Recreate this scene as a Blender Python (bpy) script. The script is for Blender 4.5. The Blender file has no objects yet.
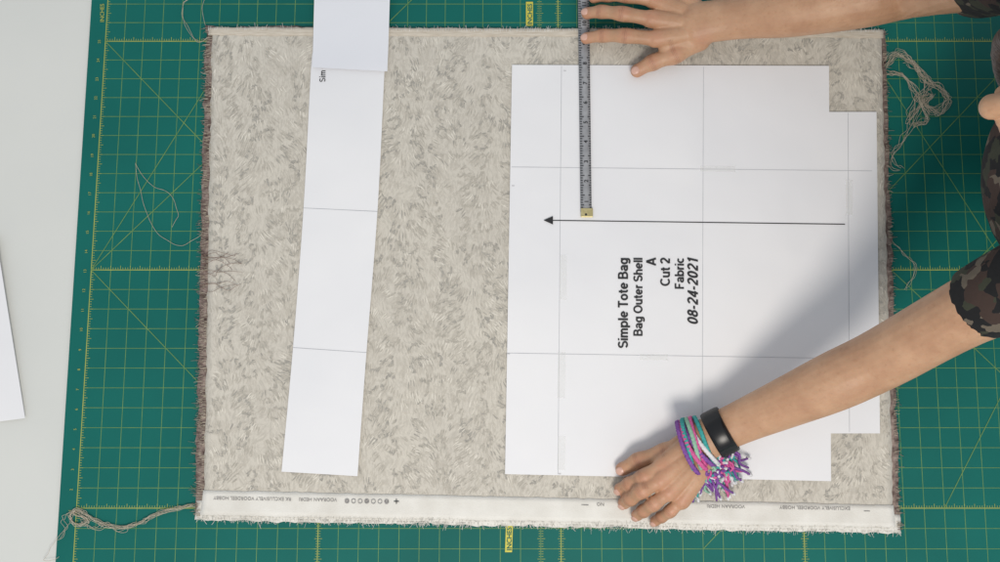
import bpy, bmesh, math, random
import numpy as np
from mathutils import Vector, Matrix, noise
random.seed(7)
scene=bpy.context.scene
COL=scene.collection
# ---------------------------------------------------------------- camera
TH=math.radians(5.0); H=1.3
D=H/math.cos(TH); F=36*D/1.3
CAM=Vector((0,-H*math.tan(TH),H))
cd=bpy.data.cameras.new("camera"); cam=bpy.data.objects.new("camera",cd); COL.objects.link(cam)
cam.location=CAM; cam.rotation_euler=(TH,0,0); cd.lens=F; cd.sensor_width=36; cd.clip_start=0.02; cd.clip_end=50
scene.camera=cam
def P(x,y,z=0.0):
    dx=(x-500)/1000*36/F; dy=-(y-281)/1000*36/F
    d=Vector((dx,dy*math.cos(TH)+math.sin(TH),dy*math.sin(TH)-math.cos(TH)))
    t=(z-CAM.z)/d.z
    return CAM+d*t
# ---------------------------------------------------------------- helpers
def link(name,me,mat=None,parent=None,smooth=False):
    ob=bpy.data.objects.new(name,me); COL.objects.link(ob)
    if mat is not None:
        for m in (mat if isinstance(mat,list) else [mat]): me.materials.append(m)
    if smooth:
        me.polygons.foreach_set("use_smooth",[True]*len(me.polygons))
    if parent is not None:
        ob.parent=parent
        ob.matrix_parent_inverse=Matrix.Translation(parent.location).inverted()
    return ob
def mk(name,V,Fc,mat,parent=None,smooth=False,mi=None):
    me=bpy.data.meshes.new(name); me.from_pydata([tuple(v) for v in V],[],Fc); me.update()
    ob=link(name,me,mat,parent,smooth)
    if mi: me.polygons.foreach_set("material_index",mi)
    return ob
def root(name,loc,label,cat,group=None):
    e=bpy.data.objects.new(name,None); COL.objects.link(e); e.location=loc; e.empty_display_size=0.02
    e["label"]=label; e["category"]=cat
    if group: e["group"]=group
    return e
def tag(o,label,cat):
    o["label"]=label; o["category"]=cat
def nz(x,y,s,seed=0.0):
    return noise.noise(Vector((x*s,y*s,seed)))
def catmull(pts,n):
    out=[]
    L=len(pts)
    for i in range(L-1):
        p0=pts[max(i-1,0)];p1=pts[i];p2=pts[i+1];p3=pts[min(i+2,L-1)]
        for k in range(n):
            t=k/n
            out.append([0.5*((2*b)+(-a+c)*t+(2*a-5*b+4*c-d)*t*t+(-a+3*b-3*c+d)*t**3) for a,b,c,d in zip(p0,p1,p2,p3)])
    out.append(list(pts[-1])); return out
def tube(V,Fc,pts,rad,seg=16,n=5,cap=True,flat=False):
    data=[[p.x,p.y,p.z,r[0],r[1]] for p,r in zip(pts,rad)]
    S=catmull(data,n) if n>1 else data
    rings=[]
    C=[Vector(s[:3]) for s in S]
    def frame(i):
        a=C[max(i-1,0)];b=C[min(i+1,len(C)-1)]
        d=(b-a).normalized()
        s=d.cross(Vector((0,0,1)))
        if s.length<1e-4: s=Vector((0,1,0))
        s.normalize(); u=s.cross(d); return d,s,u
    def ring(c,s,u,a,b):
        i0=len(V)
        for k in range(seg):
            t=2*math.pi*k/seg
            V.append(c+s*(a*math.cos(t))+u*(b*math.sin(t)))
        rings.append(i0)
    d,s,u=frame(0); a,b=S[0][3],S[0][4]
    if cap and not flat:
        for q in (80,60,40,20):
            q=math.radians(q); ring(C[0]-d*((a+b)/2*math.sin(q)),s,u,a*math.cos(q),b*math.cos(q))
    for i in range(len(C)):
        d,s,u=frame(i); ring(C[i],s,u,S[i][3],S[i][4])
    a,b=S[-1][3],S[-1][4]
    if cap and not flat:
        for q in (20,40,60,80):
            q=math.radians(q); ring(C[-1]+d*((a+b)/2*math.sin(q)),s,u,a*math.cos(q),b*math.cos(q))
    for r0,r1 in zip(rings,rings[1:]):
        for k in range(seg):
            k2=(k+1)%seg; Fc.append((r0+k,r0+k2,r1+k2,r1+k))
    if cap:
        Fc.append(tuple(rings[0]+k for k in reversed(range(seg))))
        Fc.append(tuple(rings[-1]+k for k in range(seg)))
def ell(V,Fc,c,ax,r,seg=20,rg=12):
    i0=len(V); f,s,u=ax
    for j in range(1,rg):
        p=math.pi*j/rg
        for k in range(seg):
            t=2*math.pi*k/seg
            V.append(c+f*(r[0]*math.sin(p)*math.cos(t))+s*(r[1]*math.sin(p)*math.sin(t))+u*(r[2]*math.cos(p)))
    a=len(V); V.append(c+u*r[2]); b=len(V); V.append(c-u*r[2])
    for j in range(rg-2):
        for k in range(seg):
            k2=(k+1)%seg; Fc.append((i0+j*seg+k,i0+(j+1)*seg+k,i0+(j+1)*seg+k2,i0+j*seg+k2))
    for k in range(seg):
        k2=(k+1)%seg; Fc.append((a,i0+k,i0+k2)); Fc.append((b,i0+(rg-2)*seg+k2,i0+(rg-2)*seg+k))
def remeshed(name,V,Fc,mat,parent,vox,it=5):
    me=bpy.data.meshes.new("tmp"); me.from_pydata([tuple(v) for v in V],[],Fc); me.update()
    o=bpy.data.objects.new("tmp",me); COL.objects.link(o)
    m=o.modifiers.new("r","REMESH"); m.mode='VOXEL'; m.voxel_size=vox; m.use_smooth_shade=True
    m=o.modifiers.new("s","SMOOTH"); m.factor=0.5; m.iterations=it
    dg=bpy.context.evaluated_depsgraph_get()
    me2=bpy.data.meshes.new_from_object(o.evaluated_get(dg)); me2.materials.clear()
    bpy.data.objects.remove(o)
    return link(name,me2,mat,parent,True)
def text(name,s,A,B,z,mat,parent,bold=0.0,shear=0.0,hs=1.0,size=None):
    cu=bpy.data.curves.new("t",'FONT'); cu.body=s; cu.size=1; cu.offset=bold; cu.shear=shear; cu.resolution_u=3
    o=bpy.data.objects.new("t",cu); COL.objects.link(o)
    dg=bpy.context.evaluated_depsgraph_get()
    me=bpy.data.meshes.new_from_object(o.evaluated_get(dg)); me.materials.clear()
    bpy.data.objects.remove(o)
    a=P(*A,z); b=P(*B,z); d=b-a; L=d.length; d.normalize(); nrm=Vector((-d.y,d.x,0))
    xs=[v.co.x for v in me.vertices]; x0=min(xs); w=max(xs)-x0; k=size/0.7 if size else L/w
    for v in me.vertices:
        v.co=a+d*((v.co.x-x0)*k)+nrm*(v.co.y*k*hs)
    return link(name,me,mat,parent)
def sline(V,Fc,A,B,w,z,n=1,zf=None,world=False):
    a=A if world else P(*A,0); b=B if world else P(*B,0)
    d=(b-a); nr=Vector((-d.y,d.x,0)).normalized()*(w/2)
    i0=len(V)
    for i in range(n+1):
        c=a+d*(i/n); zz=z+(zf(c.x,c.y) if zf else 0)
        V.append(Vector((c.x+nr.x,c.y+nr.y,zz))); V.append(Vector((c.x-nr.x,c.y-nr.y,zz)))
    for i in range(n):
        q=i0+2*i; Fc.append((q,q+1,q+3,q+2))
# grotesque stroke lettering ---------------------------------------
def arc(cx,cy,rx,ry,a0,a1,n=14):
    return [(cx+rx*math.cos(math.radians(a0+(a1-a0)*i/n)),cy+ry*math.sin(math.radians(a0+(a1-a0)*i/n))) for i in range(n+1)]
def full(cx,cy,rx,ry): return arc(cx,cy,rx,ry,0,360,24)
G={
'S':(.64,[arc(.32,.715,.24,.205,25,270)+arc(.32,.295,.25,.215,90,-160)[1:]]),
'i':(.20,[[(.1,0),(.1,.72)],[(.1,.85),(.1,1.0)]]),'l':(.20,[[(.1,0),(.1,1)]]),
'm':(.88,[[(.1,0),(.1,.72)],arc(.27,.45,.17,.19,180,0)+[(.44,0)],arc(.61,.45,.17,.19,180,0)+[(.78,0)]]),
'p':(.62,[[(.1,-.22),(.1,.72)],full(.32,.36,.22,.28)]),'b':(.62,[[(.1,0),(.1,1)],full(.32,.36,.22,.28)]),
'e':(.60,[[(.09,.36),(.52,.36)],arc(.30,.36,.22,.28,0,318,22)]),
'T':(.62,[[(.0,.92),(.62,.92)],[(.31,0),(.31,.92)]]),
't':(.34,[[(.16,.92),(.16,.22)]+arc(.28,.2,.12,.12,180,270,6)[1:]+[(.33,.08)],[(0,.65),(.33,.65)]]),
'B':(.68,[[(.1,0),(.1,1)],[(.1,.92),(.36,.92)]+arc(.36,.725,.2,.195,90,-90)[1:]+[(.1,.53)],[(.1,.53),(.38,.53)]+arc(.38,.305,.23,.225,90,-90)[1:]+[(.1,.08)]]),
'a':(.58,[arc(.29,.47,.19,.17,160,0)+[(.48,.0)],full(.28,.22,.19,.14)]),
'g':(.62,[full(.30,.36,.21,.28),[(.51,.72),(.51,-.03)]+arc(.30,-.03,.21,.14,0,-150)[1:]]),
'o':(.60,[full(.30,.36,.22,.28)]),'O':(.82,[full(.41,.5,.33,.42)]),
'u':(.58,[[(.1,.72),(.1,.28)]+arc(.29,.28,.19,.2,180,360)[1:]+[(.48,.3)],[(.48,.72),(.48,0)]]),
'r':(.36,[[(.1,0),(.1,.72)],arc(.32,.42,.22,.22,180,85)]),
'h':(.58,[[(.1,0),(.1,1)],arc(.29,.44,.19,.2,180,0)+[(.48,0)]]),
'A':(.70,[[(.05,0),(.35,.96)],[(.35,.96),(.65,0)],[(.15,.27),(.55,.27)]]),
'C':(.74,[arc(.41,.5,.33,.42,45,315,22)]),'c':(.54,[arc(.30,.36,.22,.28,48,312,18)]),
'2':(.58,[arc(.29,.68,.21,.24,165,-35)+[(.10,.12)],[(.06,.08),(.52,.08)]]),
'F':(.58,[[(.1,0),(.1,1)],[(.1,.92),(.56,.92)],[(.1,.5),(.5,.5)]]),
'0':(.58,[full(.29,.5,.2,.42)]),'8':(.58,[full(.29,.72,.17,.2),full(.29,.295,.21,.215)]),
'-':(.36,[[(.04,.36),(.32,.36)]]),'4':(.58,[[(.42,0),(.42,.97)],[(.42,.93),(.07,.28)],[(.04,.26),(.56,.26)]]),
'1':(.58,[[(.33,0),(.33,1)],[(.33,.9),(.13,.76)]]),' ':(.22,[])}
def stroketext(name,s,A,B,z,mat,parent,w=.17,slant=0.0,hmul=1.0,gap=.08):
    tot=sum(G[c][0]+gap for c in s)-gap
    a=P(*A,z); b=P(*B,z); d=b-a; L=d.length; d.normalize(); nr=Vector((-d.y,d.x,0)); k=L/tot
    V=[];Fc=[]; x=0; zz=z
    for c in s:
        adv,strokes=G[c]
        for st in strokes:
            zz+=0.000004
            pts=[Vector((x+q[0],q[1],0)) for q in st]; i0=len(V); n=len(pts)
            closed=(pts[0]-pts[-1]).length<1e-4
            for i,p in enumerate(pts):
                if closed: pa=pts[i-1] if i>0 else pts[-2]; pc=pts[i+1] if i<n-1 else pts[1]
                else: pa=pts[max(i-1,0)]; pc=pts[min(i+1,n-1)]
                t=(pc-pa).normalized(); m=Vector((-t.y,t.x,0))*(w/2)
                for q in (p+m,p-m):
                    X=(q.x+q.y*slant)*k; Y=q.y*k*hmul
                    v=a+d*X+nr*Y; v.z=zz; V.append(v)
            for i in range(n-1):
                q=i0+2*i; Fc.append((q,q+1,q+3,q+2))
        x+=adv+gap
    return mk(name,V,Fc,mat,parent)
# ---------------------------------------------------------------- materials
def newmat(name):
    m=bpy.data.materials.new(name); m.use_nodes=True
    nt=m.node_tree; b=nt.nodes["Principled BSDF"]; return m,nt,b
def N(nt,t,**k):
    n=nt.nodes.new(t)
    for a,v in k.items():
        if a in n.inputs: n.inputs[a].default_value=v
        else: setattr(n,a,v)
    return n
def coord(nt,scale=(1,1,1)):
    tc=N(nt,"ShaderNodeTexCoord"); mp=N(nt,"ShaderNodeMapping"); mp.inputs["Scale"].default_value=scale
    nt.links.new(tc.outputs["Object"],mp.inputs["Vector"]); return mp.outputs["Vector"]
def ramp(nt,fac,stops,interp='LINEAR'):
    r=N(nt,"ShaderNodeValToRGB"); r.color_ramp.interpolation=interp
    el=r.color_ramp.elements
    while len(el)<len(stops): el.new(0.5)
    for e,(p,c) in zip(el,stops):
        e.position=p; e.color=(c,c,c,1) if not isinstance(c,tuple) else (*c,1)
    nt.links.new(fac,r.inputs["Fac"]); return r.outputs["Color"]
def mix(nt,fac,a,b,blend='MIX'):
    m=N(nt,"ShaderNodeMix",data_type='RGBA',blend_type=blend)
    for s,v in ((m.inputs[0],fac),(m.inputs[6],a),(m.inputs[7],b)):
        if isinstance(v,bpy.types.NodeSocket): nt.links.new(v,s)
        elif isinstance(v,tuple): s.default_value=(*v,1)
        else: s.default_value=v
    return m.outputs[2]
def math_(nt,op,a,b):
    n=N(nt,"ShaderNodeMath",operation=op)
    for s,v in zip(n.inputs,(a,b)):
        if isinstance(v,bpy.types.NodeSocket): nt.links.new(v,s)
        else: s.default_value=v
    return n.outputs[0]
def bump(nt,b,h,strength,dist):
    n=N(nt,"ShaderNodeBump"); n.inputs["Strength"].default_value=strength; n.inputs["Distance"].default_value=dist
    nt.links.new(h,n.inputs["Height"]); nt.links.new(n.outputs[0],b.inputs["Normal"])
def noisy(name,c1,c2,scale,rough=0.6,bs=0.2,bscale=300,bd=0.001,metal=0.0,vec=(1,1,1),spec=0.5):
    m,nt,b=newmat(name); v=coord(nt,vec)
    n=N(nt,"ShaderNodeTexNoise",Scale=scale,Detail=5.0); nt.links.new(v,n.inputs["Vector"])
    nt.links.new(ramp(nt,n.outputs["Fac"],[(0.3,c1),(0.7,c2)]),b.inputs["Base Color"])
    n2=N(nt,"ShaderNodeTexNoise",Scale=bscale,Detail=3.0); nt.links.new(v,n2.inputs["Vector"])
    bump(nt,b,n2.outputs["Fac"],bs,bd)
    b.inputs["Roughness"].default_value=rough; b.inputs["Metallic"].default_value=metal
    b.inputs["Specular IOR Level"].default_value=spec
    return m
M_table=noisy("table_white",(0.63,0.64,0.61),(0.71,0.71,0.67),2.5,0.45,0.05,60)
M_floor=noisy("floor_grey",(0.2,0.19,0.18),(0.26,0.24,0.22),3,0.6)
M_mat=noisy("mat_green",(0.001,0.106,0.090),(0.003,0.142,0.118),4,0.6,0.12,900,0.0004,spec=0.22)
M_line=noisy("mat_yellow",(0.30,0.37,0.07),(0.40,0.44,0.09),60,0.6)
M_linef=noisy("mat_fine_yellow",(0.09,0.225,0.07),(0.17,0.31,0.085),60,0.6)
M_boxy=noisy("mat_box_yellow",(0.55,0.5,0.06),(0.6,0.55,0.08),60,0.6)
def papermat(name,c1,c2):
    m,nt,b=newmat(name); v=coord(nt)
    n=N(nt,"ShaderNodeTexNoise",Scale=5.0,Detail=3.0); nt.links.new(v,n.inputs["Vector"])
    nt.links.new(ramp(nt,n.outputs["Fac"],[(0.3,c1),(0.7,c2)]),b.inputs["Base Color"])
    n2=N(nt,"ShaderNodeTexNoise",Scale=9.0,Detail=2.0); nt.links.new(v,n2.inputs["Vector"])
    bump(nt,b,n2.outputs["Fac"],0.5,0.006)
    b.inputs["Roughness"].default_value=0.6
    return m
M_paper=papermat("white_paper",(0.765,0.765,0.785),(0.82,0.815,0.825))
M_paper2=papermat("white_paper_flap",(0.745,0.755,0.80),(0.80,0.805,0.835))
M_seam=noisy("seam_grey",(0.40,0.41,0.44),(0.52,0.53,0.55),40,0.7)
M_ghost=noisy("show_through_print",(0.66,0.67,0.71),(0.72,0.73,0.76),40,0.7)
M_ink=noisy("black_ink",(0.012,0.012,0.013),(0.02,0.02,0.022),40,0.5)
M_greyink=noisy("grey_ink",(0.17,0.16,0.16),(0.38,0.36,0.34),400,0.8)
m,nt,b=newmat("clear_tape"); v=coord(nt)
n=N(nt,"ShaderNodeTexNoise",Scale=30.0); nt.links.new(v,n.inputs["Vector"])
nt.links.new(ramp(nt,n.outputs["Fac"],[(0.3,(0.88,0.88,0.86)),(0.7,(0.94,0.94,0.92))]),b.inputs["Base Color"])
b.inputs["Roughness"].default_value=0.25; b.inputs["Alpha"].default_value=0.3
M_tape=m
def fabricmat():
    m,nt,b=newmat("leopard_fabric_reverse"); L=nt.links
    v=coord(nt)
    w=N(nt,"ShaderNodeTexNoise",Scale=16.0,Detail=2.0); L.new(v,w.inputs["Vector"])
    sub=N(nt,"ShaderNodeVectorMath",operation='SUBTRACT'); L.new(w.outputs["Color"],sub.inputs[0]); sub.inputs[1].default_value=(0.5,0.5,0.5)
    sc=N(nt,"ShaderNodeVectorMath",operation='SCALE'); L.new(sub.outputs[0],sc.inputs[0]); sc.inputs["Scale"].default_value=0.05
    add=N(nt,"ShaderNodeVectorMath",operation='ADD'); L.new(v,add.inputs[0]); L.new(sc.outputs[0],add.inputs[1])
    mp=N(nt,"ShaderNodeMapping"); L.new(add.outputs[0],mp.inputs["Vector"]); mp.inputs["Scale"].default_value=(1.0,0.25,1.0)
    h=N(nt,"ShaderNodeTexNoise",Scale=420.0,Detail=2.0); L.new(mp.outputs[0],h.inputs["Vector"])
    hair=ramp(nt,h.outputs["Fac"],[(0.42,0.0),(0.65,0.6)])
    col=mix(nt,hair,(0.665,0.622,0.54),(0.49,0.455,0.39))
    bt=N(nt,"ShaderNodeTexNoise",Scale=5.0,Detail=3.0); L.new(v,bt.inputs["Vector"])
    col=mix(nt,1.0,col,ramp(nt,bt.outputs["Fac"],[(0.3,(0.93,0.93,0.94)),(0.7,(1,1,1))]),'MULTIPLY')
    wv=N(nt,"ShaderNodeTexNoise",Scale=900.0,Detail=2.0); L.new(v,wv.inputs["Vector"])
    col=mix(nt,1.0,col,ramp(nt,wv.outputs["Fac"],[(0.3,0.90),(0.7,1.0)]),'MULTIPLY')
    L.new(col,b.inputs["Base Color"]); b.inputs["Roughness"].default_value=0.95
    bump(nt,b,wv.outputs["Fac"],0.25,0.0004)
    return m
M_fab=fabricmat()
M_pr=[noisy("print_pale_tan",(0.50,0.465,0.40),(0.59,0.55,0.48),300,0.95,0.3,900,0.0004),
      noisy("print_taupe",(0.40,0.372,0.32),(0.52,0.485,0.42),300,0.95,0.3,900,0.0004),
      noisy("print_grey",(0.30,0.285,0.255),(0.46,0.435,0.385),300,0.95,0.3,900,0.0004),
      noisy("print_cream",(0.68,0.64,0.56),(0.73,0.69,0.61),300,0.95,0.3,900,0.0004)]
M_hem=noisy("woven_tan_band",(0.52,0.45,0.36),(0.68,0.62,0.53),180,0.95,0.6,700,0.0008,0,(0.3,3,1))
M_selv=noisy("selvedge_white",(0.68,0.655,0.60),(0.78,0.76,0.71),35,0.95,0.6,700,0.0008)
M_print=noisy("leopard_fabric_face",(0.07,0.042,0.036),(0.40,0.31,0.27),130,0.95,0.6,700,0.0008)
M_thr=noisy("beige_thread",(0.42,0.36,0.27),(0.62,0.55,0.44),300,0.9)
M_thrd=noisy("brown_thread",(0.10,0.06,0.05),(0.42,0.33,0.28),300,0.9)
M_thrk=noisy("dark_brown_thread",(0.09,0.04,0.03),(0.24,0.13,0.10),300,0.9)
M_steel=noisy("tape_grey",(0.27,0.275,0.29),(0.37,0.375,0.39),120,0.4,0.1,500,0.0003,0.1)
M_tick=noisy("tick_ink",(0.015,0.015,0.018),(0.03,0.03,0.035),40,0.5)
M_brass=noisy("brass_clip",(0.45,0.38,0.18),(0.6,0.52,0.28),200,0.35,0.1,500,0.0003,0.5)
def skinmat():
    m,nt,b=newmat("skin"); v=coord(nt); L=nt.links
    n=N(nt,"ShaderNodeTexNoise",Scale=34.0,Detail=6.0,Roughness=0.6); L.new(v,n.inputs["Vector"])
    c=ramp(nt,n.outputs["Fac"],[(0.30,(0.43,0.235,0.135)),(0.52,(0.495,0.285,0.168)),(0.72,(0.55,0.33,0.20))])
    n3=N(nt,"ShaderNodeTexNoise",Scale=200.0,Detail=2.0); L.new(v,n3.inputs["Vector"])
    c=mix(nt,1.0,c,ramp(nt,n3.outputs["Fac"],[(0.25,(0.92,0.88,0.85)),(0.42,(1,1,1))]),'MULTIPLY')
    at=N(nt,"ShaderNodeAttribute",attribute_name="redness")
    c=mix(nt,at.outputs["Fac"],c,(0.52,0.215,0.135))
    ac=N(nt,"ShaderNodeAttribute",attribute_name="crease")
    c=mix(nt,math_(nt,'MULTIPLY',ac.outputs["Fac"],0.45),c,(0.20,0.075,0.045))
    L.new(c,b.inputs["Base Color"])
    vo=N(nt,"ShaderNodeTexVoronoi",Scale=520.0); L.new(v,vo.inputs["Vector"])
    n2=N(nt,"ShaderNodeTexNoise",Scale=60.0,Detail=4.0); L.new(v,n2.inputs["Vector"])
    hgt=math_(nt,'ADD',math_(nt,'MULTIPLY',n2.outputs["Fac"],2.5),math_(nt,'MULTIPLY',vo.outputs["Distance"],0.5))
    hgt=math_(nt,'SUBTRACT',hgt,math_(nt,'MULTIPLY',ac.outputs["Fac"],1.3))
    bump(nt,b,hgt,0.35,0.0006)
    b.inputs["Roughness"].default_value=0.48
    b.inputs["Subsurface Weight"].default_value=0.13; b.inputs["Subsurface Radius"].default_value=(1,0.35,0.18); b.inputs["Subsurface Scale"].default_value=0.004
    return m
M_skin=skinmat()
M_nail=noisy("fingernail",(0.58,0.34,0.26),(0.66,0.41,0.33),90,0.3)
M_hair=noisy("dark_hair",(0.02,0.012,0.01),(0.06,0.035,0.025),200,0.5,0.8,400,0.002,0,(1,0.1,1))
M_eye=noisy("eye_white",(0.75,0.72,0.7),(0.8,0.78,0.76),30,0.2)
M_iris=noisy("eye_dark",(0.03,0.02,0.01),(0.08,0.05,0.03),300,0.1)
m,nt,b=newmat("camouflage_cloth"); v=coord(nt)
vo=N(nt,"ShaderNodeTexVoronoi",Scale=75.0); vo.distance='CHEBYCHEV'; nt.links.new(v,vo.inputs["Vector"])
n=N(nt,"ShaderNodeTexNoise",Scale=24.0,Detail=1.0); nt.links.new(vo.outputs["Position"],n.inputs["Vector"])
nt.links.new(ramp(nt,n.outputs["Fac"],[(0.0,(0.005,0.005,0.006)),(0.43,(0.035,0.038,0.023)),(0.50,(0.005,0.005,0.006)),(0.56,(0.13,0.105,0.078)),(0.60,(0.045,0.026,0.020))],'CONSTANT'),b.inputs["Base Color"])
n=N(nt,"ShaderNodeTexNoise",Scale=24.0,Detail=3.0); nt.links.new(v,n.inputs["Vector"]); bump(nt,b,n.outputs["Fac"],0.6,0.010)
b.inputs["Roughness"].default_value=0.9
M_camo=m
M_watch=noisy("black_rubber",(0.006,0.006,0.007),(0.012,0.012,0.013),60,0.45)
M_glass=noisy("watch_glass",(0.004,0.004,0.005),(0.006,0.006,0.007),60,0.30,0.0,spec=0.4)
M_pink=noisy("pink_elastic",(0.50,0.05,0.21),(0.70,0.15,0.37),350,0.7,0.6,500)
M_teal=noisy("teal_elastic",(0.02,0.26,0.25),(0.06,0.42,0.39),350,0.7,0.6,500)
M_purp=noisy("purple_elastic",(0.13,0.035,0.22),(0.27,0.09,0.38),350,0.7,0.6,500)
M_whit=noisy("white_elastic",(0.58,0.56,0.58),(0.76,0.76,0.76),350,0.7,0.6,500)
M_green=noisy("green_elastic",(0.2,0.42,0.30),(0.35,0.55,0.4),350,0.7,0.6,500)
# ---------------------------------------------------------------- setting
def box(V,Fc,x0,x1,y0,y1,z0,z1):
    i=len(V)
    for z in (z0,z1):
        for x,y in ((x0,y0),(x1,y0),(x1,y1),(x0,y1)): V.append(Vector((x,y,z)))
    for q in ((0,3,2,1),(4,5,6,7),(0,1,5,4),(1,2,6,5),(2,3,7,6),(3,0,4,7)): Fc.append(tuple(i+k for k in q))
V=[];Fc=[]; box(V,Fc,-3,3,-3,3,-0.80,-0.75); fl=mk("floor",V,Fc,M_floor); fl["kind"]="structure"
tb=root("table",(0,0,-0.75),"white laminate work table under a green cutting mat","table")
V=[];Fc=[]; box(V,Fc,-1.0,0.70,-0.62,0.62,-0.035,-0.003)
t=mk("table_top",V,Fc,M_table,tb); bv=t.modifiers.new("b","BEVEL"); bv.width=0.003; bv.segments=3
for sx,sy in ((-0.93,-0.55),(0.63,-0.55),(-0.93,0.55),(0.63,0.55)):
    V=[];Fc=[]; box(V,Fc,sx-0.025,sx+0.025,sy-0.025,sy+0.025,-0.75,-0.036); mk("leg",V,Fc,M_table,tb)
# mat
mat_root=root("cutting_mat",(0.06,0,-0.003),"green self-healing cutting mat with yellow inch grid","cutting mat")
def MW(u,v): return Vector((u-0.044*(u-0.06)*v,v,0))
U0=P(74,270).x
V=[];Fc=[]
nY=24; v0=-0.52; v1=0.53; u1=0.685
for i in range(nY+1):
    v=v0+(v1-v0)*i/nY
    a=MW(U0,v); b_=MW(u1,v)
    for p in (a,b_): V.append(Vector((p.x,p.y,0.0))); V.append(Vector((p.x,p.y,-0.0028)))
for i in range(nY):
    q=4*i; r=q+4
    Fc+= [(q,q+2,r+2,r),(q+1,r+1,r+3,q+3),(q,r,r+1,q+1),(q+2,q+3,r+3,r+2)]
Fc+=[(0,1,3,2),(4*nY,4*nY+2,4*nY+3,4*nY+1)]
mk("mat_sheet",V,Fc,M_mat,mat_root)
IN=0.0254
gx0=P(91,270).x; gy0=P(80,270).y
us=[gx0+IN*i for i in range(0,60) if gx0+IN*i<u1-0.01]
vs=[gy0+IN*i for i in range(-19,20) if v0+0.01<gy0+IN*i<v1-0.01]
Vf=[];Ff=[];Vm=[];Fm=[]
for i,u in enumerate(us):
    big=(i%12==0)
    sline(Vm if big else Vf,Fm if big else Ff,MW(u,vs[0]),MW(u,vs[-1]),0.0010 if big else 0.0007,0.00015 if big else 0.00012,8,None,True)
j0=min(range(len(vs)),key=lambda k:abs(vs[k]-gy0))
for j,v in enumerate(vs):
    big=((j-j0)%12==0)
    sline(Vm if big else Vf,Fm if big else Ff,MW(us[0],v),MW(us[-1],v),0.0010 if big else 0.0007,0.00025 if big else 0.00020,4,None,True)
for i,u in enumerate(us):
    if i%12==0 or i==23:
        n=int((vs[-1]-vs[0])/(IN/8))
        for k in range(n):
            v=vs[0]+IN/8*k; l=0.0055 if k%4==0 else 0.0032
            sline(Vm,Fm,MW(u,v)+Vector((0.0008,0,0)),MW(u,v)+Vector((l,0,0)),0.0006,0.00035,1,None,True)
            if i: sline(Vm,Fm,MW(u,v)-Vector((0.0008,0,0)),MW(u,v)-Vector((l*.8,0,0)),0.0006,0.00035,1,None,True)
for v in (gy0,gy0+12*IN,gy0-12*IN):
    n=int((us[-1]-us[0])/(IN/8))
    for k in range(n):
        u=us[0]+IN/8*k; l=0.0055 if k%4==0 else 0.0032
        sline(Vm,Fm,MW(u,v)+Vector((0,0.0008,0)),MW(u,v)+Vector((0,l,0)),0.0006,0.00035,1,None,True)
for k,(a,b_,z) in enumerate((((us[0],gy0),(us[0]+12*IN,gy0+12*IN),.00045),((us[0],gy0+12*IN),(us[0]+12*IN,gy0),.00055),((us[0],gy0),(us[0]+12*IN,gy0-12*IN),.0005),
               ((us[0],gy0),(us[0]+6.9*IN,gy0+12*IN),.0006),((us[-1]-16*IN,gy0-14*IN),(us[-1],gy0+2*IN),.00045),((us[-1]-4*IN,gy0-12*IN),(us[-1],gy0-5*IN),.00055),
               ((us[-1]-6*IN,gy0),(us[-1],gy0-6*IN),.0005),((us[-1]-8*IN,gy0+2*IN),(us[-1],gy0+10*IN),.0006),((us[-1]-6.9*IN,gy0+12*IN),(us[-1],gy0),.00065),((us[0]+12*IN,gy0+10*IN),(us[0]+20*IN,gy0+18*IN),.0006))):
    Vd=[];Fd=[]; sline(Vd,Fd,MW(*a),MW(*b_),0.0009,z,6,None,True); mk("angle_line",Vd,Fd,M_linef,mat_root)
mk("grid_lines",Vf,Ff,M_linef,mat_root); mk("ruler_lines",Vm,Fm,M_line,mat_root)
def quad(name,A,B,C_,D_,z,mat,parent):
    return mk(name,[P(*A,z),P(*B,z),P(*C_,z),P(*D_,z)],[(0,3,2,1)],mat,parent)
quad("unit_label",(506,524),(513,524),(512,552),(505,552),0.0008,M_boxy,mat_root)
text("unit_lettering","INCHES",(511.5,550),(511.5,527),0.001,M_mat,mat_root,0.02)
quad("unit_label",(526,2),(533,2),(533,26),(526,26),0.0008,M_boxy,mat_root)
text("unit_lettering","INCHES",(532,25),(532,4),0.001,M_mat,mat_root,0.02)
text("unit_lettering","INCHES",(104,22),(104,4),0.001,M_line,mat_root,0.01)
for k in range(1,26):
    v=gy0+(13-k)*IN*1.0; p=MW(gx0-0.006,v)
    s=text("printed_number",str(26-k),(0,10),(0,0),0.001,M_line,mat_root,0.0,size=0.0036)
    off=P(0,10,0.001)
    for vv in s.data.vertices: vv.co=vv.co-off+Vector((p.x,p.y-0.003,0.001))
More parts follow.
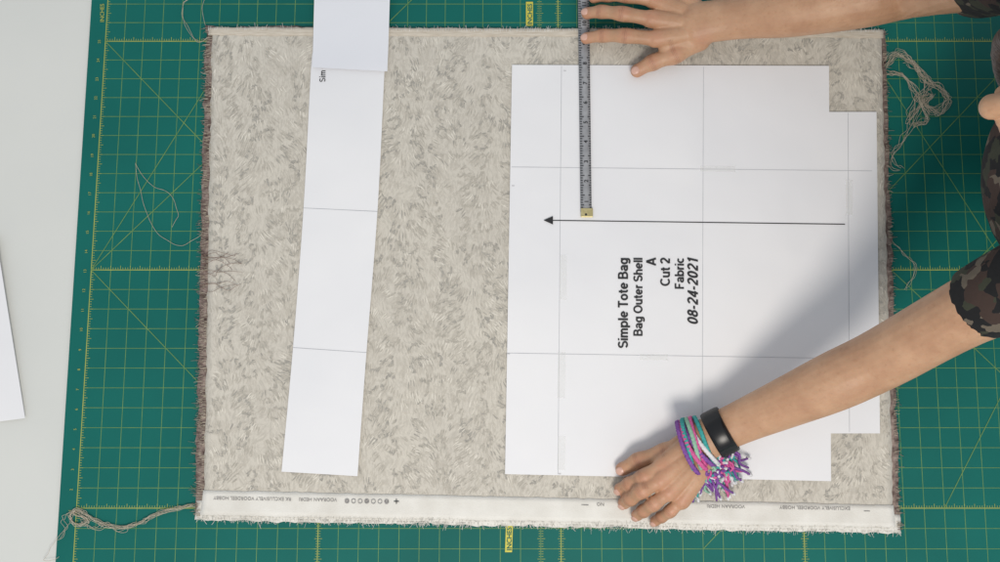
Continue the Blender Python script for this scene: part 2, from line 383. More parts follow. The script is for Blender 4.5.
# ---------------------------------------------------------------- fabric
fab=root("folded_fabric",(0.06,0,0.001),"folded beige leopard print fabric, reverse side up, with frayed edges","fabric")
def zfab(x,y):
    return 0.0007*nz(x,y,6,1.3)+0.0004*nz(x,y,18,4.0)
def grid(name,TL,TR,BR,BL,z,mat,parent,nx=90,ny=70,ew=0.8,zf=zfab,drop=True,thick=0.0012,seed=0):
    V=[];Fc=[]
    for j in range(ny+1):
        t=j/ny
        for i in range(nx+1):
            s=i/nx
            x=(TL[0]*(1-s)+TR[0]*s)*(1-t)+(BL[0]*(1-s)+BR[0]*s)*t
            y=(TL[1]*(1-s)+TR[1]*s)*(1-t)+(BL[1]*(1-s)+BR[1]*s)*t
            if i in(0,nx): x+=ew*(2*nz(y,seed,0.15,i)+1.2*nz(y,seed,0.03,i+3))
            if j in(0,ny): y+=ew*(2*nz(x,seed,0.15,j)+1.2*nz(x,seed,0.02,j+5))
            p=P(x,y,z); p.z=z+zf(p.x,p.y); V.append(p)
    for j in range(ny):
        for i in range(nx):
            a=j*(nx+1)+i; Fc.append((a,a+nx+1,a+nx+2,a+1))
    o=mk(name,V,Fc,mat,parent,True)
    sm=o.modifiers.new("s","SOLIDIFY"); sm.thickness=thick; sm.offset=-1
    return o
grid("lower_layer",(206,27),(885,31),(900,531),(195,518),0.0022,M_print,fab,ew=1.4,seed=3)
grid("lower_selvedge",(197,500),(899,514),(900,533),(195,520),0.0030,M_selv,fab,120,5,ew=1.0,seed=9)
grid("upper_layer",(212,29),(881,32),(893,512),(204,497),0.0050,M_fab,fab,ew=0.9,seed=5)
grid("upper_selvedge",(203.5,490),(893.5,505),(895,527),(200,515),0.0058,M_selv,fab,120,5,ew=0.5,seed=8,thick=0.0012)
grid("top_hem",(209,27.5),(883,30),(883,38),(209,35.5),0.0057,M_hem,fab,160,3,ew=0.5,seed=11,thick=0.0010)
# printed fur strokes and rosettes
V=[];Fc=[];MI=[]
def pstroke(x,y,ang,L,w,curv,mi):
    n=4; pts=[]; a=ang; px_,py_=x,y
    for i in range(n+1):
        pts.append((px_,py_)); px_+=math.cos(a)*L/n; py_+=math.sin(a)*L/n; a+=curv/n
    i0=len(V); lay=random.random()*0.00020
    for i,(qx,qy) in enumerate(pts):
        t=i/n; ww=w*(0.25+0.75*math.sin(math.pi*min(1,max(0,t*0.9+0.08))))/2
        tx,ty=math.cos(ang+curv*t),math.sin(ang+curv*t)
        for sg in (1,-1):
            xx=min(max(qx-ty*ww*sg, 213-(qy-30)*.018),880+(qy-30)*.024); yy=min(max(qy+tx*ww*sg,33),489+(qx-204)*.021)
            p=P(xx,yy,0.0052); p.z=0.0052+zfab(p.x,p.y)+lay; V.append(p)
    for i in range(n):
        q=i0+2*i; Fc.append((q,q+1,q+3,q+2)); MI.append(mi)
def covered(x,y):
    if 520<x<822 and 75<y<470: return True
    if 822<=x<868 and 122<y<424: return True
    e=(y-70)/405
    return 80<y<465 and (313-30*e)+3<x<(386-28*e)-6
# rosettes packed along wavy vertical bands
ros=[]; bx_=222
while bx_<890:
    y=36+random.uniform(0,14)
    while y<498:
        X=bx_+5.5*math.sin(y/34.0+bx_*.7)+random.gauss(0,2.2)
        if random.random()<.93: ros.append((X,y))
        y+=random.uniform(15,24)
    bx_+=random.uniform(21,27)
def flow(x,y):
    ph=2*math.pi*(x/74.0)+1.6*nz(x,y,0.011,2.0)
    return math.pi/2+0.70*math.sin(ph)+1.0*nz(x,y,0.018,9.0)
for _ in range(4600):
    x=random.uniform(214,888); y=random.uniform(33,502)
    if covered(x,y): continue
    r=random.random(); dark=random.random()<.55
    mi=(1 if r<0.60 else (2 if r<0.72 else 0)) if dark else (0 if r<.7 else 3)
    for q in range(random.randint(2,4)):
        a=flow(x,y)
        ca,sa=math.cos(a),math.sin(a)
        pstroke(x+random.gauss(0,.4),y+random.gauss(0,.6),a+random.gauss(0,0.08),random.uniform(4,9),random.uniform(0.7,1.35),random.gauss(0,0.25),mi)
        x+=-sa*random.uniform(2.0,3.0)+ca*random.uniform(-1.5,1.5); y+=ca*random.uniform(2.0,3.0)+sa*random.uniform(-1.5,1.5)
        if covered(x,y): break
for (x,y) in ros:
    if covered(x,y) or y>500: continue
    fl_=flow(x,y)+math.pi/2*random.choice((0,1,0)); rx=random.uniform(5.5,9.5); ry=rx*random.uniform(.55,.8)
    st=max(0.1,min(1.0,0.6+1.4*nz(x,y,0.02,14.0)))
    g0=random.uniform(0,6.28); gl=random.uniform(.8,3.0)
    n=int(rx*3.2)
    for k in range(n):
        th=2*math.pi*k/n+random.gauss(0,.14)
        if ((th-g0)%6.283)<gl or random.random()<.15: continue
        for q in range(2):
            rr=random.uniform(.72,1.22)
            ex=rx*rr*math.cos(th); ey=ry*rr*math.sin(th)
            X=x+ex*math.cos(fl_)-ey*math.sin(fl_); Y=y+ex*math.sin(fl_)+ey*math.cos(fl_)
            ta=flow(X,Y) if random.random()<.6 else math.atan2(ry*math.cos(th),-rx*math.sin(th))+fl_
            L=random.uniform(2.4,4.8)
            pstroke(X-math.cos(ta)*L/2,Y-math.sin(ta)*L/2,ta+random.gauss(0,.25),L,random.uniform(0.9,1.6),random.gauss(0,.4),2 if random.random()<st*0.75 else 1)
    for k in range(4): pstroke(x+random.gauss(0,2.2),y+random.gauss(0,2),flow(x,y)+random.gauss(0,.2),4.5,1.0,0,0)
o=mk("printed_fur_pattern",V,Fc,M_pr,fab,False,MI); o["kind"]="stuff"
def fringe(name,A,B,n,lmin,lmax,outdir,mat,z,spread=0.6):
    V=[];Fc=[]
    for k in range(n):
        s=random.random(); x=A[0]+(B[0]-A[0])*s; y=A[1]+(B[1]-A[1])*s
        L=random.uniform(lmin,lmax)*random.uniform(.5,1); dx=outdir[0]+random.uniform(-spread,spread); dy=outdir[1]+random.uniform(-spread,spread)
        cx=random.uniform(-.5,.5)*L; cy=random.uniform(-.5,.5)*L
        pts=[P(x-outdir[0]*2,y-outdir[1]*2,z),P(x+dx*L*.5+cx*.4,y+dy*L*.5+cy*.4,z+random.uniform(0,0.001)),P(x+dx*L+cx,y+dy*L+cy,max(0.0012,z-0.002+random.uniform(-.001,.001)))]
        r=random.uniform(0.00014,0.0003)
        tube(V,Fc,pts,[(r,r)]*3,4,3,True,True)
    o=mk(name,V,Fc,mat,fab,True); o["kind"]="stuff"; return o
fringe("frayed_edge",(207,28),(196,518),300,2,6,(-1,0),M_thrd,0.0035)
fringe("frayed_edge",(208,28),(198,518),240,2,6,(-1,0),M_thr,0.0038)
fringe("frayed_edge",(211,28),(202,500),260,1,4,(-1,0),M_thr,0.0055)
fringe("frayed_edge",(884,31),(900,531),260,1,5,(1,0),M_thrd,0.0035)
fringe("frayed_edge",(884,31),(899,531),160,1,4,(1,0),M_thr,0.0045)
fringe("frayed_edge",(197,519),(900,532),1100,1,2.6,(0,1),M_selv,0.0030,2.0)
fringe("frayed_edge",(200,515),(895,526.5),700,1,2.2,(0,1),M_selv,0.0052,2.0)
fringe("frayed_edge",(208,29),(884,31),700,1,3.5,(0,-1),M_selv,0.0055,0.9)
zt=0.0070
def ty(x): return 496.0+(x-200)*0.0165
def stxt(s,x1,x0):
    text("selvedge_lettering",s,(x1,ty(x1)),(x0,ty(x0)),zt,M_greyink,fab,0.006,0,1.0,size=0.0042)
stxt("RK EXCLUSIVELY VOORDEEL HOBBY",291,203)
stxt("VOORAAN HEDRI",337,300)
stxt("NO",604,597)
stxt("EXCLUSIVELY VOORDEEL HOBBY",850,770)
stxt("VOORAAN HEDRI",745,706)
for k in range(7):
    V=[];Fc=[]
    c=P(347+k*6.6,ty(343+k*6.6)+2.5,zt); i0=len(V)
    ro,ri=0.0030,(0.0022 if k%3 else 0.0009)
    for q in range(16):
        a=2*math.pi*q/16; V.append(c+Vector((ro*math.cos(a),ro*math.sin(a),0))); V.append(c+Vector((ri*math.cos(a),ri*math.sin(a),0)))
    for q in range(16):
        r=(q+1)%16; Fc.append((i0+2*q,i0+2*r,i0+2*r+1,i0+2*q+1))
    mk("colour_dot",V,Fc,M_greyink,fab)
V=[];Fc=[]
sline(V,Fc,(394.5,500.5),(399.5,500.5),0.0012,zt); sline(V,Fc,(397,498),(397,503),0.0012,zt+0.0001); mk("registration_mark",V,Fc,M_ink,fab)
for a,b_ in (((581,504),(588,504.2)),((862,510),(868,510.2))):
    V=[];Fc=[]; sline(V,Fc,a,b_,0.0008,zt); mk("registration_mark",V,Fc,M_greyink,fab)
# ---------------------------------------------------------------- papers
def zpap(x,y): return 0.00045*nz(x,y,5,7.7)
pb=root("large_pattern_paper",P(690,270,0.006),"large white taped paper sewing pattern for a tote bag","paper pattern")
ZP=0.0074
def pmap(s,t):
    xl=512-7*t; xr=829+2*t; yl=65+409*t; yr=66+415*t
    if s<=1: return (xl+(xr-xl)*s, yl+(yr-yl)*s)
    k=(s-1); return (xr+k*(47+2.5*t)*1.0, yr)
ss=[i/30 for i in range(31)]+[1+i/5 for i in range(1,6)]
t1=0.111; t2=0.885
ts=[t1*i/4 for i in range(4)]+[t1+(t2-t1)*i/26 for i in range(26)]+[t2+(1-t2)*i/4 for i in range(5)]
V=[];Fc=[];idx={}
def gv(i,j):
    if (i,j) not in idx:
        x,y=pmap(ss[i],ts[j]); p=P(x,y,ZP); p.z=ZP+zpap(p.x,p.y); idx[(i,j)]=len(V); V.append(p)
    return idx[(i,j)]
for j in range(len(ts)-1):
    for i in range(len(ss)-1):
        if ss[i]>=1 and not (4<=j<30): continue
        Fc.append((gv(i,j),gv(i,j+1),gv(i+1,j+1),gv(i+1,j)))
mk("paper_sheet",V,Fc,M_paper,pb,True)
def seam(A,B,parent,z,w=0.0006,zf=zpap,mat=None,name="taped_seam"):
    V=[];Fc=[]; a=P(*A,z); b_=P(*B,z); sline(V,Fc,a,b_,w,z,20,zf,True); return mk(name,V,Fc,mat or M_seam,parent)
seam((561.5,66),(558,474),pb,ZP+0.0002); seam((703.5,67),(702,477),pb,ZP+0.0002); seam((848,113),(849.5,432),pb,ZP+0.0002)
seam((511.5,167),(872,171),pb,ZP+0.0003); seam((507,353),(878,359),pb,ZP+0.0003)
for a,b_,w in (((563.5,255),(563,300),0.009),((562,436),(561,470),0.010),((562,352),(561,398),0.010),((700,169),(735,169.3),0.008),((849,180),(849,215),0.009),((640,357),(668,357.4),0.008)):
    seam(a,b_,pb,ZP+0.0005,w,zpap,M_tape,"adhesive_tape")
seam((546,220.3),(845,224.3),pb,ZP+0.0006,0.0012,zpap,M_ink,"grain_line_arrow")
mk("arrow_head",[P(543.5,220.3,ZP+.0012),P(553,216.2,ZP+.0012),P(553,224.6,ZP+.0012)],[(0,2,1)],M_ink,pb)
zi=ZP+0.001
for s,xb,y0,sl in (("Simple Tote Bag",628,348,0),("Bag Outer Shell",642.5,336,0),("A",656,265.5,0),("Cut 2",670,286,0),("Fabric",684,289,0),("08-24-2021",698,325,0.2)):
    stroketext("printed_lettering",s,(xb,y0),(xb,258),zi,M_ink,pb,.18,sl,0.94,.06)
for (x,y) in ((566,69),(514.5,184),(510,352),(561,472)):
    text("page_mark","1",(x,y+2),(x,y-1),zi,M_greyink,pb,size=0.0035)
ps=root("long_paper_strip",P(340,270,0.006),"long narrow white taped paper pattern strip","paper pattern")
def ribbon(name,L,R,z,zf,par,nx=10,mat=None):
    V=[];Fc=[]
    rows=[]
    Ls=catmull([list(a) for a in L],8); Rs=catmull([list(a) for a in R],8)
    for l,r in zip(Ls,Rs):
        row=[]
        for i in range(nx+1):
            s=i/nx; p=P(l[0]+(r[0]-l[0])*s,l[1]+(r[1]-l[1])*s,z); p.z=z+zf(p.x,p.y); row.append(len(V)); V.append(p)
        rows.append(row)
    for a,b_ in zip(rows,rows[1:]):
        for i in range(nx): Fc.append((a[i],b_[i],b_[i+1],a[i+1]))
    return mk(name,V,Fc,mat or M_paper,par,True)
ribbon("lower_strip",[(313,55),(311,69),(303.5,208),(293,347),(281.5,471.5)],[(385.5,56),(384.5,71),(377.5,211),(366.5,352),(357.5,476)],ZP,zpap,ps)
yu=P(350,70).y
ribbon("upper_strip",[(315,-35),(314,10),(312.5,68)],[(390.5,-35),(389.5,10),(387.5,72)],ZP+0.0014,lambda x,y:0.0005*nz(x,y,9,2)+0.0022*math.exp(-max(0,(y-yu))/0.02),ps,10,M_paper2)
seam((303.5,208),(377.5,211.5),ps,ZP+0.0002,0.0007); seam((293,347.5),(366.5,352.5),ps,ZP+0.0002,0.0007)
stroketext("printed_lettering","Sim",(325.5,82),(325.5,70.5),ZP+0.0009,M_ink,ps,.13)
V=[P(-40,235,0.004),P(-3,236,0.006),P(0,262,0.007),P(25,418,0.002),P(-20,424,0.0),P(-50,420,0.0)]
o=mk("loose_paper",V,[(0,5,4,3,2,1)],M_paper); sm=o.modifiers.new("s","SOLIDIFY"); sm.thickness=0.0006; sm.offset=-1
tag(o,"loose white paper sheet lying on the table","paper")
# ---------------------------------------------------------------- tape measure
tr=root("tape_measure",P(585,110,0.008),"grey flexible measuring tape with black markings and brass end","tape measure")
ZR=0.0100
def RX(y): return 578.0+ (y/218)*2.6, 589.2+(y/218)*2.6
V=[];Fc=[]
ys=[-45+i*6.6 for i in range(40)]
for y in ys:
    a,b_=RX(y)
    for s in (0,0.5,1):
        p=P(a+(b_-a)*s,y,ZR); p.z+= -0.0006*abs(s-0.5)*2; V.append(p)
for i in range(len(ys)-1):
    q=3*i; Fc+=[(q,q+3,q+4,q+1),(q+1,q+4,q+5,q+2)]
o=mk("tape_strip",V,Fc,M_steel,tr,True); sm=o.modifiers.new("s","SOLIDIFY"); sm.thickness=0.0008; sm.offset=-1
V=[];Fc=[]
y=-40;k=0
while y<208:
    a,b_=RX(y); l=4.4 if k%8==0 else (3.6 if k%4==0 else 2.6)
    sline(V,Fc,P(a+0.2,y,ZR),P(a+l,y,ZR),0.0011,ZR+0.0005,1,None,True)
    sline(V,Fc,P(b_-l*.7,y,ZR),P(b_-0.2,y,ZR),0.0011,ZR+0.0005,1,None,True)
    y+=2.45;k+=1
o=mk("tick_marks",V,Fc,M_tick,tr)
for k in range(13):
    y=200-19.6*k; a,b_=RX(y)
    text("printed_number",str(k+1),(b_-3.2,y+2),(b_-3.2,y),ZR+0.0006,M_tick,tr,0.02,size=0.0052)
V=[];Fc=[]
c=[P(580.2,209.5,0),P(592.2,209.5,0),P(592.2,218.5,0),P(580.2,218.5,0)]
for z in (ZR-0.0012,ZR+0.0012):
    for p in c: V.append(Vector((p.x,p.y,z)))
Fc=[(0,1,2,3),(4,7,6,5),(0,4,5,1),(1,5,6,2),(2,6,7,3),(3,7,4,0)]
o=mk("end_clip",V,Fc,M_brass,tr); bv=o.modifiers.new("b","BEVEL"); bv.width=0.0006; bv.segments=2
c=P(586,214.5,ZR+0.0013); V=[];Fc=[]; ell(V,Fc,c,(Vector((1,0,0)),Vector((0,1,0)),Vector((0,0,1))),(0.0016,0.0016,0.0006),10,6); mk("rivet",V,Fc,M_ink,tr,True)
# ---------------------------------------------------------------- threads
def thread(name,paths,mat,label,r=0.0005):
    V=[];Fc=[]
    for pth in paths:
        pts=[P(x,y,z) for x,y,z in pth]; tube(V,Fc,pts,[(r,r)]*len(pts),5,4,True,True)
    o=mk(name,V,Fc,mat,None,True); tag(o,label,"thread"); return o
def wander(path,z=0.0015,j=2.0,rep=1,step=3):
    out=[]
    for q in range(rep):
        w=[]
        S=catmull([list(p) for p in path],step)
        ox,oy=random.gauss(0,j*.5),random.gauss(0,j*.5)
        for s in S: w.append((s[0]+ox+random.uniform(-j,j),s[1]+oy+random.uniform(-j,j),z+random.uniform(0,0.003)))
        out.append(w)
    return out
bp=[(193,505),(170,510),(150,517),(138,524),(112,527),(90,517),(78,510),(70,517),(76,525),(88,520),(72,512)]
thread("loose_thread",wander(bp,0.0015,1.6,10)+wander([(135,524),(120,532),(108,524),(95,530),(82,522)],0.0015,2.5,3)+wander([(72,520),(60,535),(52,548),(45,560),(60,556)],0.001,1,1)+wander([(70,512),(62,520),(66,530),(58,540)],0.001,2,2),M_thr,"bundle of loose beige threads on the cutting mat",0.00024)
tp=[(886,66),(896,55),(912,62),(925,80),(940,88),(948,100),(938,112),(925,104),(932,94)]
thread("loose_thread",wander(tp,0.0015,2.8,12)+wander([(925,100),(915,120),(905,140),(893,158),(902,170)],0.001,2.6,4)+wander([(888,72),(905,76),(918,96),(928,118),(915,125)],0.001,3,8)+wander([(905,60),(925,75),(922,100),(908,120),(915,98),(930,84)],0.001,3,5),M_thr,"tangle of beige threads beside the fabric edge",0.00026)
thread("loose_thread",wander([(136,163),(140,190),(152,225),(175,245),(198,238),(204,225)],0.001,0.8,1)+wander([(136,163),(150,185),(170,195),(178,215),(172,228)],0.001,0.8,1),M_thr,"thin pale thread looping on the cutting mat",0.00025)
thread("loose_thread",wander([(210,35),(198,42),(186,25),(182,8),(190,-4)],0.001,1,2)+wander([(208,30),(203,10),(208,-5)],0.001,1,1),M_thr,"thin pale thread at the fabric corner",0.00025)
hp=[]
for k in range(12):
    y0=random.uniform(255,290); hp+=wander([(202,y0),(212+random.uniform(-3,3),y0+random.uniform(-6,6)),(225+random.uniform(-6,8),y0+random.uniform(-6,8)),(236+random.uniform(-8,14),y0+random.uniform(-10,10))],0.0064,1.0,1,2)
thread("loose_thread",hp,M_thrk,"brown thread ends lying on the fabric edge",0.00024)
thread("loose_thread",wander([(890,240),(905,255),(915,270),(905,290)],0.001,1.6,3),M_thr,"fine thread strands beside the fabric edge",0.0002)
# ---------------------------------------------------------------- person
pr=root("person",(0.85,0.13,-0.75),"person in camouflage shirt leaning over the table, smoothing paper and tape","person")
V=[];Fc=[]; nails=[]; joints=[]; reds=[]
def W(x,y,z): return Vector((x,y,z))
def limb(pts,rad,seg=24,n=6): tube(V,Fc,pts,rad,seg,n)
def finger(js,r0,r1,nail=True):
    pts=[P(*j) for j in js]; n=len(pts)
    P2=[];R2=[]
    for i,p in enumerate(pts):
        t=i/(n-1); r=r0+(r1-r0)*t
        P2.append(p); k=1.09 if 0<i<n-1 else 1.0
        R2.append((r*k,r*k*0.94))
        if 0<i<n-1:
            d=(pts[i+1]-pts[i-1]).normalized(); 
            for off,st in ((-.0022,.7),(0,1.0),(.0022,.7)): joints.append((p+d*off,d,r*1.6,st))
            reds.append((p+Vector((0,0,r*.6)),.009,.5))
        if i==n-1: reds.append((p,.011,.6))
        if i==0: reds.append((p+Vector((0,0,r)),.012,.4))
        if i<n-1: 
            t=(i+.5)/(n-1); r=(r0+(r1-r0)*t)*0.93; P2.append((p+pts[i+1])/2+Vector((0,0,0.0008))); R2.append((r,r*0.9))
    tube(V,Fc,P2,R2,18,5)
    if nail:
        d=(pts[-1]-pts[-2]).normalized(); s=d.cross(Vector((0,0,1))).normalized(); u=s.cross(d)
        nails.append((pts[-1]+d*0.0010+u*(r1*0.80),d,s,u,r1))
RAD={'index':(.0102,.0078),'middle':(.0102,.0080),'ring':(.0098,.0076),'little':(.0088,.0068)}
# right arm
limb([W(.57,.29,.37),W(.545,.32,.25),P(915,-16,.125),P(860,-4,.105),P(790,10,.078),P(745,17,.056),P(716,21,.045),P(696,24,.042)],
     [(.055,.055),(.046,.046),(.040,.040),(.0395,.037),(.034,.030),(.028,.0225),(.0270,.0195),(.028,.017)])
RH={'index':[(655,39,.037),(625,36,.038),(603,36,.025),(586,38.5,.0185)],
    'middle':[(650,19,.039),(622,14,.042),(601,12,.027),(587,13.5,.0185)],
    'ring':[(653,0,.037),(626,-4,.040),(607,-4,.027),(594,-2,.0185)],
    'little':[(662,-17,.032),(641,-23,.033),(627,-24,.023),(617,-24,.017)]}
for k in RAD:
    rr0,rr1=RAD[k]
    js=RH[k]; finger(js,rr0,rr1)
    w=P(700,24+{'index':9,'middle':2,'ring':-5,'little':-11}[k],.038); mcp=P(*js[0])
    limb([w,(w+mcp)/2+Vector((0,0,.0015)),mcp],[(.013,.013),(.0125,.0120),(.0118,.0112)],16,4)
finger([(700,41,.032),(674,55,.029),(652,63,.023),(637,71,.0165)],.0135,.0090)
limb([P(704,34,.034),P(686,42,.032),P(666,47,.030)],[(.016,.014),(.017,.013),(.011,.010)],16,4)
limb([P(700,22,.030),P(672,14,.028)],[(.024,.011),(.026,.010)],20,3)
# left arm
limb([W(.585,.0,.37),P(985,303,.245),P(885,357,.15),P(835,381,.118),P(785,403,.087),P(748,419,.062),P(722,431,.05),P(704,441,.047)],
     [(.053,.053),(.038,.038),(.0355,.036),(.035,.034),(.0305,.027),(.027,.022),(.0255,.0195),(.026,.018)])
LH={'index':[(662,466,.050),(643,477,.050),(629,484,.033),(620,489,.0175)],
    'middle':[(660,480,.054),(641,491,.054),(630,499,.033),(624,503,.0175)],
    'ring':[(668,492,.051),(653,504,.050),(643,511,.031),(637,515,.017)],
    'little':[(681,500,.044),(670,511,.041),(661,517,.026),(655,521,.0155)]}
for k in RAD:
    rr0,rr1=RAD[k]
    js=LH[k]; finger(js,rr0*.99,rr1*1.03)
    o4={'index':(-3,-8),'middle':(-1,-2),'ring':(2,5),'little':(6,11)}[k]
    w=P(702+o4[0],445+o4[1],.044); mcp=P(*js[0])
    limb([w,(w+mcp)/2+Vector((0,0,.003)),mcp],[(.013,.013),(.013,.0125),(.0122,.0116)],16,4)
finger([(692,443,.038),(664,453,.034),(638,461,.026),(622,469,.0165)],.0136,.0088)
limb([P(700,440,.04),P(682,448,.038),P(660,461,.038)],[(.015,.013),(.017,.013),(.011,.010)],16,4)
limb([P(700,448,.034),P(672,476,.038)],[(.024,.011),(.027,.012)],20,3)
# head
nose=P(981,107,.52)
f=Vector((-.97,0,-.25)).normalized(); s_=Vector((0,1,0)); u_=s_.cross(f).normalized()
if u_.z<0: u_=-u_
Hc=nose-f*0.116+u_*0.012
ax=(f,s_,u_)
ell(V,Fc,Hc+u_*.02,ax,(.095,.074,.088),32,20)
ell(V,Fc,Hc-u_*.045+f*.018,ax,(.068,.056,.07),24,16)
ell(V,Fc,Hc-u_*.095+f*.062,ax,(.022,.024,.018))
tube(V,Fc,[Hc+f*.086+u_*.022,Hc+f*.097+u_*.002,Hc+f*.108-u_*.014],[(.006,.006),(.008,.008),(.0105,.0095)],14,4)
for sg in (-1,1):
    ell(V,Fc,Hc+f*.095-u_*.018+s_*.011*sg,ax,(.010,.008,.007))
    ell(V,Fc,Hc+f*.074+u_*.036+s_*.03*sg,ax,(.016,.022,.007))
    ell(V,Fc,Hc+f*.062-u_*.012+s_*.036*sg,ax,(.02,.02,.02))
    ell(V,Fc,Hc-f*.005-u_*.0+s_*.076*sg,ax,(.015,.007,.03))
ell(V,Fc,Hc+f*.088-u_*.045,ax,(.010,.024,.005)); ell(V,Fc,Hc+f*.086-u_*.055,ax,(.010,.020,.006))
limb([Hc-u_*.05-f*.03,W(.57,.14,.42),W(.62,.14,.36)],[(.052,.055),(.055,.055),(.06,.06)])
limb([W(.57,.29,.37),W(.60,.145,.38),W(.585,.0,.37)],[(.05,.05),(.07,.06),(.05,.05)])
limb([W(.63,.14,.36),W(.72,.14,.18),W(.82,.14,0.0),W(.88,.14,-.16)],[(.11,.08),(.11,.08),(.11,.08),(.12,.09)],24,3)
body=remeshed("body",V,Fc,M_skin,pr,0.0013,6)
me=body.data; nv=len(me.vertices); co=np.empty(nv*3,dtype=np.float32); me.vertices.foreach_get("co",co); co=co.reshape(-1,3)
cr=np.zeros(nv,dtype=np.float32); rd=np.zeros(nv,dtype=np.float32)
for c,d,r,st in joints:
    q=co-np.array(c[:],dtype=np.float32); dist=(q**2).sum(1); msk=dist<(r*1.25)**2
    ax_=(q[msk]*np.array(d[:],dtype=np.float32)).sum(1)
    ax_=ax_+0.0004*np.sin(q[msk][:,0]*900+q[msk][:,1]*700)
    cr[msk]=np.maximum(cr[msk],st*np.exp(-(ax_/0.00065)**2))
for c,s,k in reds:
    q=co-np.array(c[:],dtype=np.float32); rd=np.maximum(rd,k*np.exp(-(q**2).sum(1)/(s*s)))
a=me.attributes.new("crease",'FLOAT','POINT'); a.data.foreach_set("value",cr)
a=me.attributes.new("redness",'FLOAT','POINT'); a.data.foreach_set("value",rd.astype(np.float32))
for c,d,s,u,r in nails:
    V=[];Fc=[]; ell(V,Fc,c,(d,s,u),(r*0.68,r*0.60,r*0.22),14,8); mk("fingernail",V,Fc,M_nail,pr,True)
for sg in (-1,1):
    V=[];Fc=[]; ell(V,Fc,Hc+f*.078+u_*.018+s_*.031*sg,ax,(.012,.013,.010)); mk("eye",V,Fc,M_eye,pr,True)
    V=[];Fc=[]; ell(V,Fc,Hc+f*.087+u_*.017+s_*.031*sg,ax,(.004,.005,.005)); mk("iris",V,Fc,M_iris,pr,True)
V=[];Fc=[]; ell(V,Fc,Hc-f*.022+u_*.024,ax,(.098,.084,.100),32,20); ell(V,Fc,Hc-f*.12+u_*.03,ax,(.04,.045,.045)); ell(V,Fc,Hc-f*.06-u_*.04,ax,(.05,.07,.05))
tube(V,Fc,[P(1030,30,.58),P(1006,40,.54),P(1004,68,.50),P(1008,90,.47)],[(.010,.012),(.010,.010),(.009,.009),(.006,.006)],12,5)
remeshed("hair",V,Fc,M_hair,pr,0.004,3)
# shirt
V=[];Fc=[]
tube(V,Fc,[W(.595,.14,.385),W(.64,.14,.31),W(.74,.14,.14),W(.85,.14,-.04),W(.90,.14,-.2)],[(.13,.07),(.16,.105),(.17,.12),(.17,.12),(.18,.12)],32,4)
ell(V,Fc,W(.645,.09,.235),(Vector((1,0,0)),Vector((0,1,0)),Vector((0,0,1))),(.120,.135,.10),28,16)
tube(V,Fc,[W(.57,.29,.37),W(.545,.32,.26),P(978,-26,.17)],[(.068,.066),(.058,.056),(.053,.050)],28,6,True,True)
tube(V,Fc,[W(.63,.0,.36),W(.59,.0,.36),P(1010,289,.27),P(980,304,.237)],[(.066,.064),(.060,.058),(.044,.044),(.0415,.0415)],28,6,True,True)
tube(V,Fc,[W(.59,.28,.36),W(.61,.14,.36),W(.60,.0,.36)],[(.065,.065),(.08,.075),(.062,.062)],28,6)
sh=remeshed("shirt",V,Fc,M_camo,pr,0.004,2)
# wrist wear
def band(V,Fc,c,d,rs,ru,w,th,seg=40,prof=8,wob=0.0):
    d=d.normalized(); s=d.cross(Vector((0,0,1))).normalized(); u=s.cross(d); i0=len(V)
    for k in range(seg):
        a=2*math.pi*k/seg
        rad=s*math.cos(a)*rs+u*math.sin(a)*ru; rn=(s*math.cos(a)*ru+u*math.sin(a)*rs).normalized()
        sc=1+wob*(k%2)
        wv=d*(0.0016*math.sin(2*a+c.x*900) if wob else 0)
        for q in range(prof):
            b_=2*math.pi*(q+.5)/prof
            cx=math.cos(b_);sx=math.sin(b_)
            cx=math.copysign(abs(cx)**.6,cx); sx=math.copysign(abs(sx)**.6,sx)
            V.append(c+rad+wv+d*(cx*w/2*sc)+rn*(sx*th/2*sc))
    for k in range(seg):
        for q in range(prof):
            k2=(k+1)%seg;q2=(q+1)%prof
            Fc.append((i0+k*prof+q,i0+k2*prof+q,i0+k2*prof+q2,i0+k*prof+q2))
ad=(P(748,419,.062)-P(704,441,.047)).normalized()
wr=root("wristwatch",P(720,432,.05),"black fitness watch with rubber strap worn on a wrist","watch")
V=[];Fc=[]; wc=P(720,432,.0505); band(V,Fc,wc,ad,.0283,.0224,.0235,.0034,64,12); mk("strap",V,Fc,M_watch,wr,True)
sd=ad.cross(Vector((0,0,1))).normalized(); ud=sd.cross(ad)
V=[];Fc=[]
nA=14
for k in range(nA+1):
    a=math.radians(48+84*k/nA); nn=(sd*math.cos(a)*.0224+ud*math.sin(a)*.0283).normalized(); p0=wc+sd*math.cos(a)*.0283+ud*math.sin(a)*.0224
    e=min(k,nA-k); hh=.0038*min(1,.35+e*.3)
    for q,(ww_,h_) in enumerate(((-.0108,.0012),(-.0100,hh*.8),(-.007,hh),(0,hh*1.06),(.007,hh),(.0100,hh*.8),(.0108,.0012))): V.append(p0+ad*ww_+nn*h_)
for k in range(nA):
    for q in range(6): Fc.append((7*k+q,7*k+7+q,7*k+8+q,7*k+1+q))
mk("watch_case",V,Fc,M_glass,wr,True)
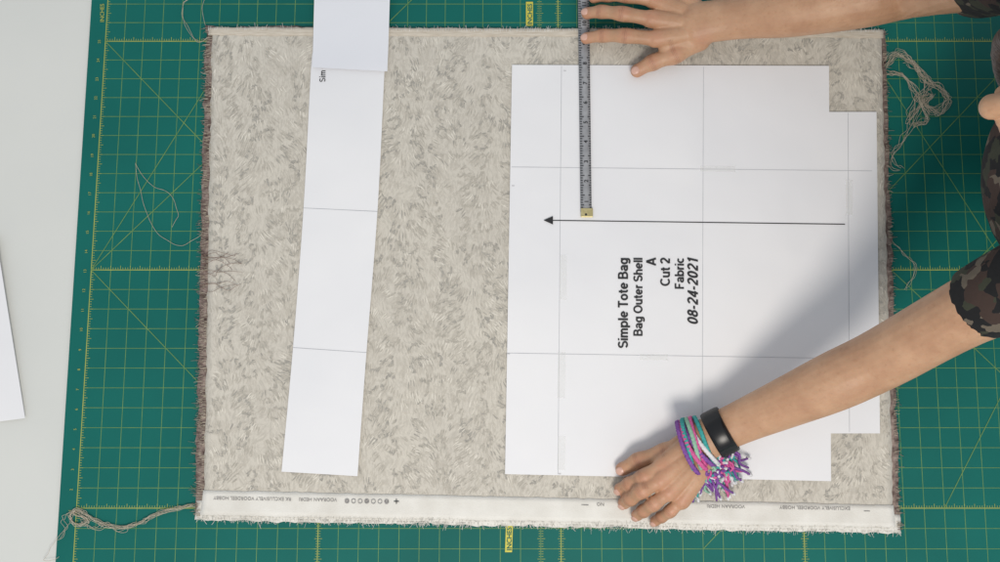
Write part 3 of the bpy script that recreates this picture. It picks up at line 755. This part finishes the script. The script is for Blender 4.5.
for i,(px,py,mt,nm,tl) in enumerate(((705.5,440,M_teal,"teal",-.05),(703,441,M_whit,"white",.08),(700.5,442,M_pink,"pink",-.12),(698,443.5,M_purp,"purple",.12),(695.5,444.5,M_green,"green",-.2),(693,446,M_pink,"pink",.02),(690.5,446.5,M_teal,"teal",-.26),(688,448.5,M_purp,"purple",-.08))):
    V=[];Fc=[]; dd=(ad+Vector((0.0,tl,random.uniform(-.12,.12)))).normalized()
    band(V,Fc,P(px,py,.043+.0004*i),dd,.0304+.0006*i,.0242+.0006*(i%3),.0046,.0046,90,8,0.28)
    o=mk("bracelet",V,Fc,mt,None,True); tag(o,nm+" elastic hair tie worn as a bracelet","bracelet"); o["group"]="elastic bracelets on the wrist"
V=[];Fc=[];MI=[]
def strand(pts,r,mi):
    n0=len(Fc); tube(V,Fc,pts,[(r,r)]*(len(pts)-1)+[(r*.8,r*.8)],6,3,True,True); MI.extend([mi]*(len(Fc)-n0))
for k in range(360):
    sx=random.uniform(680,729); t=(sx-683)/49
    sy=456+7*(1-abs(t-.5)*2)+random.uniform(-10,12)+(4 if t<.4 else 0)
    z0=.052-.014*abs(t-.45)*2+random.uniform(-.002,.005)
    ang=random.gauss(0,.45); L=random.uniform(9,29)
    dx,dy=math.sin(ang),math.cos(ang)
    m_=random.random(); mi=0 if m_<.32 else (1 if m_<.58 else (3 if m_<.74 else (4 if m_<.79 else 2)))
    ex,ey=sx+dx*L,sy+dy*L; drop=max(.013,z0-L*.0011)
    bx,by=random.uniform(-5,5),random.uniform(-4,4)
    strand([P(sx,sy,z0),P(sx+dx*L*.33+bx,sy+dy*L*.33,z0*.75+drop*.25+.005),P(sx+dx*L*.66-bx*.5,sy+dy*L*.66+by,(z0+drop)/2+.003),P(ex,ey,drop)],.0017,mi)
    if random.random()<.6:
        strand([P(ex-dx*2,ey-dy*2,drop+.0006),P(ex,ey,drop),P(ex+dx*2,ey+dy*2,max(.0115,drop-.002))],.0023,2)
for k in range(170):
    sx=random.uniform(680,726); sy=450+random.uniform(2,28)
    c=P(sx,sy,.050); d=Vector((random.gauss(0,1),random.gauss(0,1),random.uniform(0,1))).normalized()
    strand([c,c+d*.003,c+d*random.uniform(.004,.008)],.0022,random.choice((0,1,1,3,0,2)))
o=mk("tassel_bracelet",V,Fc,[M_purp,M_pink,M_whit,M_teal,M_green],None,True,MI); tag(o,"pink, purple, teal and white tasselled bracelet on the wrist","bracelet")
# ---------------------------------------------------------------- light
w=bpy.data.worlds.new("World"); scene.world=w; w.use_nodes=True
bg=w.node_tree.nodes["Background"]; bg.inputs[0].default_value=(0.87,0.93,1.0,1); bg.inputs[1].default_value=0.63
ld=bpy.data.lights.new("window_light",'AREA'); ld.shape='DISK'; ld.size=0.75; ld.energy=32; ld.color=(1.0,0.93,0.84)
lo=bpy.data.objects.new("window_light",ld); COL.objects.link(lo)
dirv=Vector((0.12,-0.55,0.83)).normalized(); lo.location=Vector((-0.10,0.05,0))+dirv*2.4
lo.rotation_euler=dirv.to_track_quat('Z','Y').to_euler()
scene.view_settings.view_transform='Standard'; scene.view_settings.look='None'; scene.view_settings.exposure=0
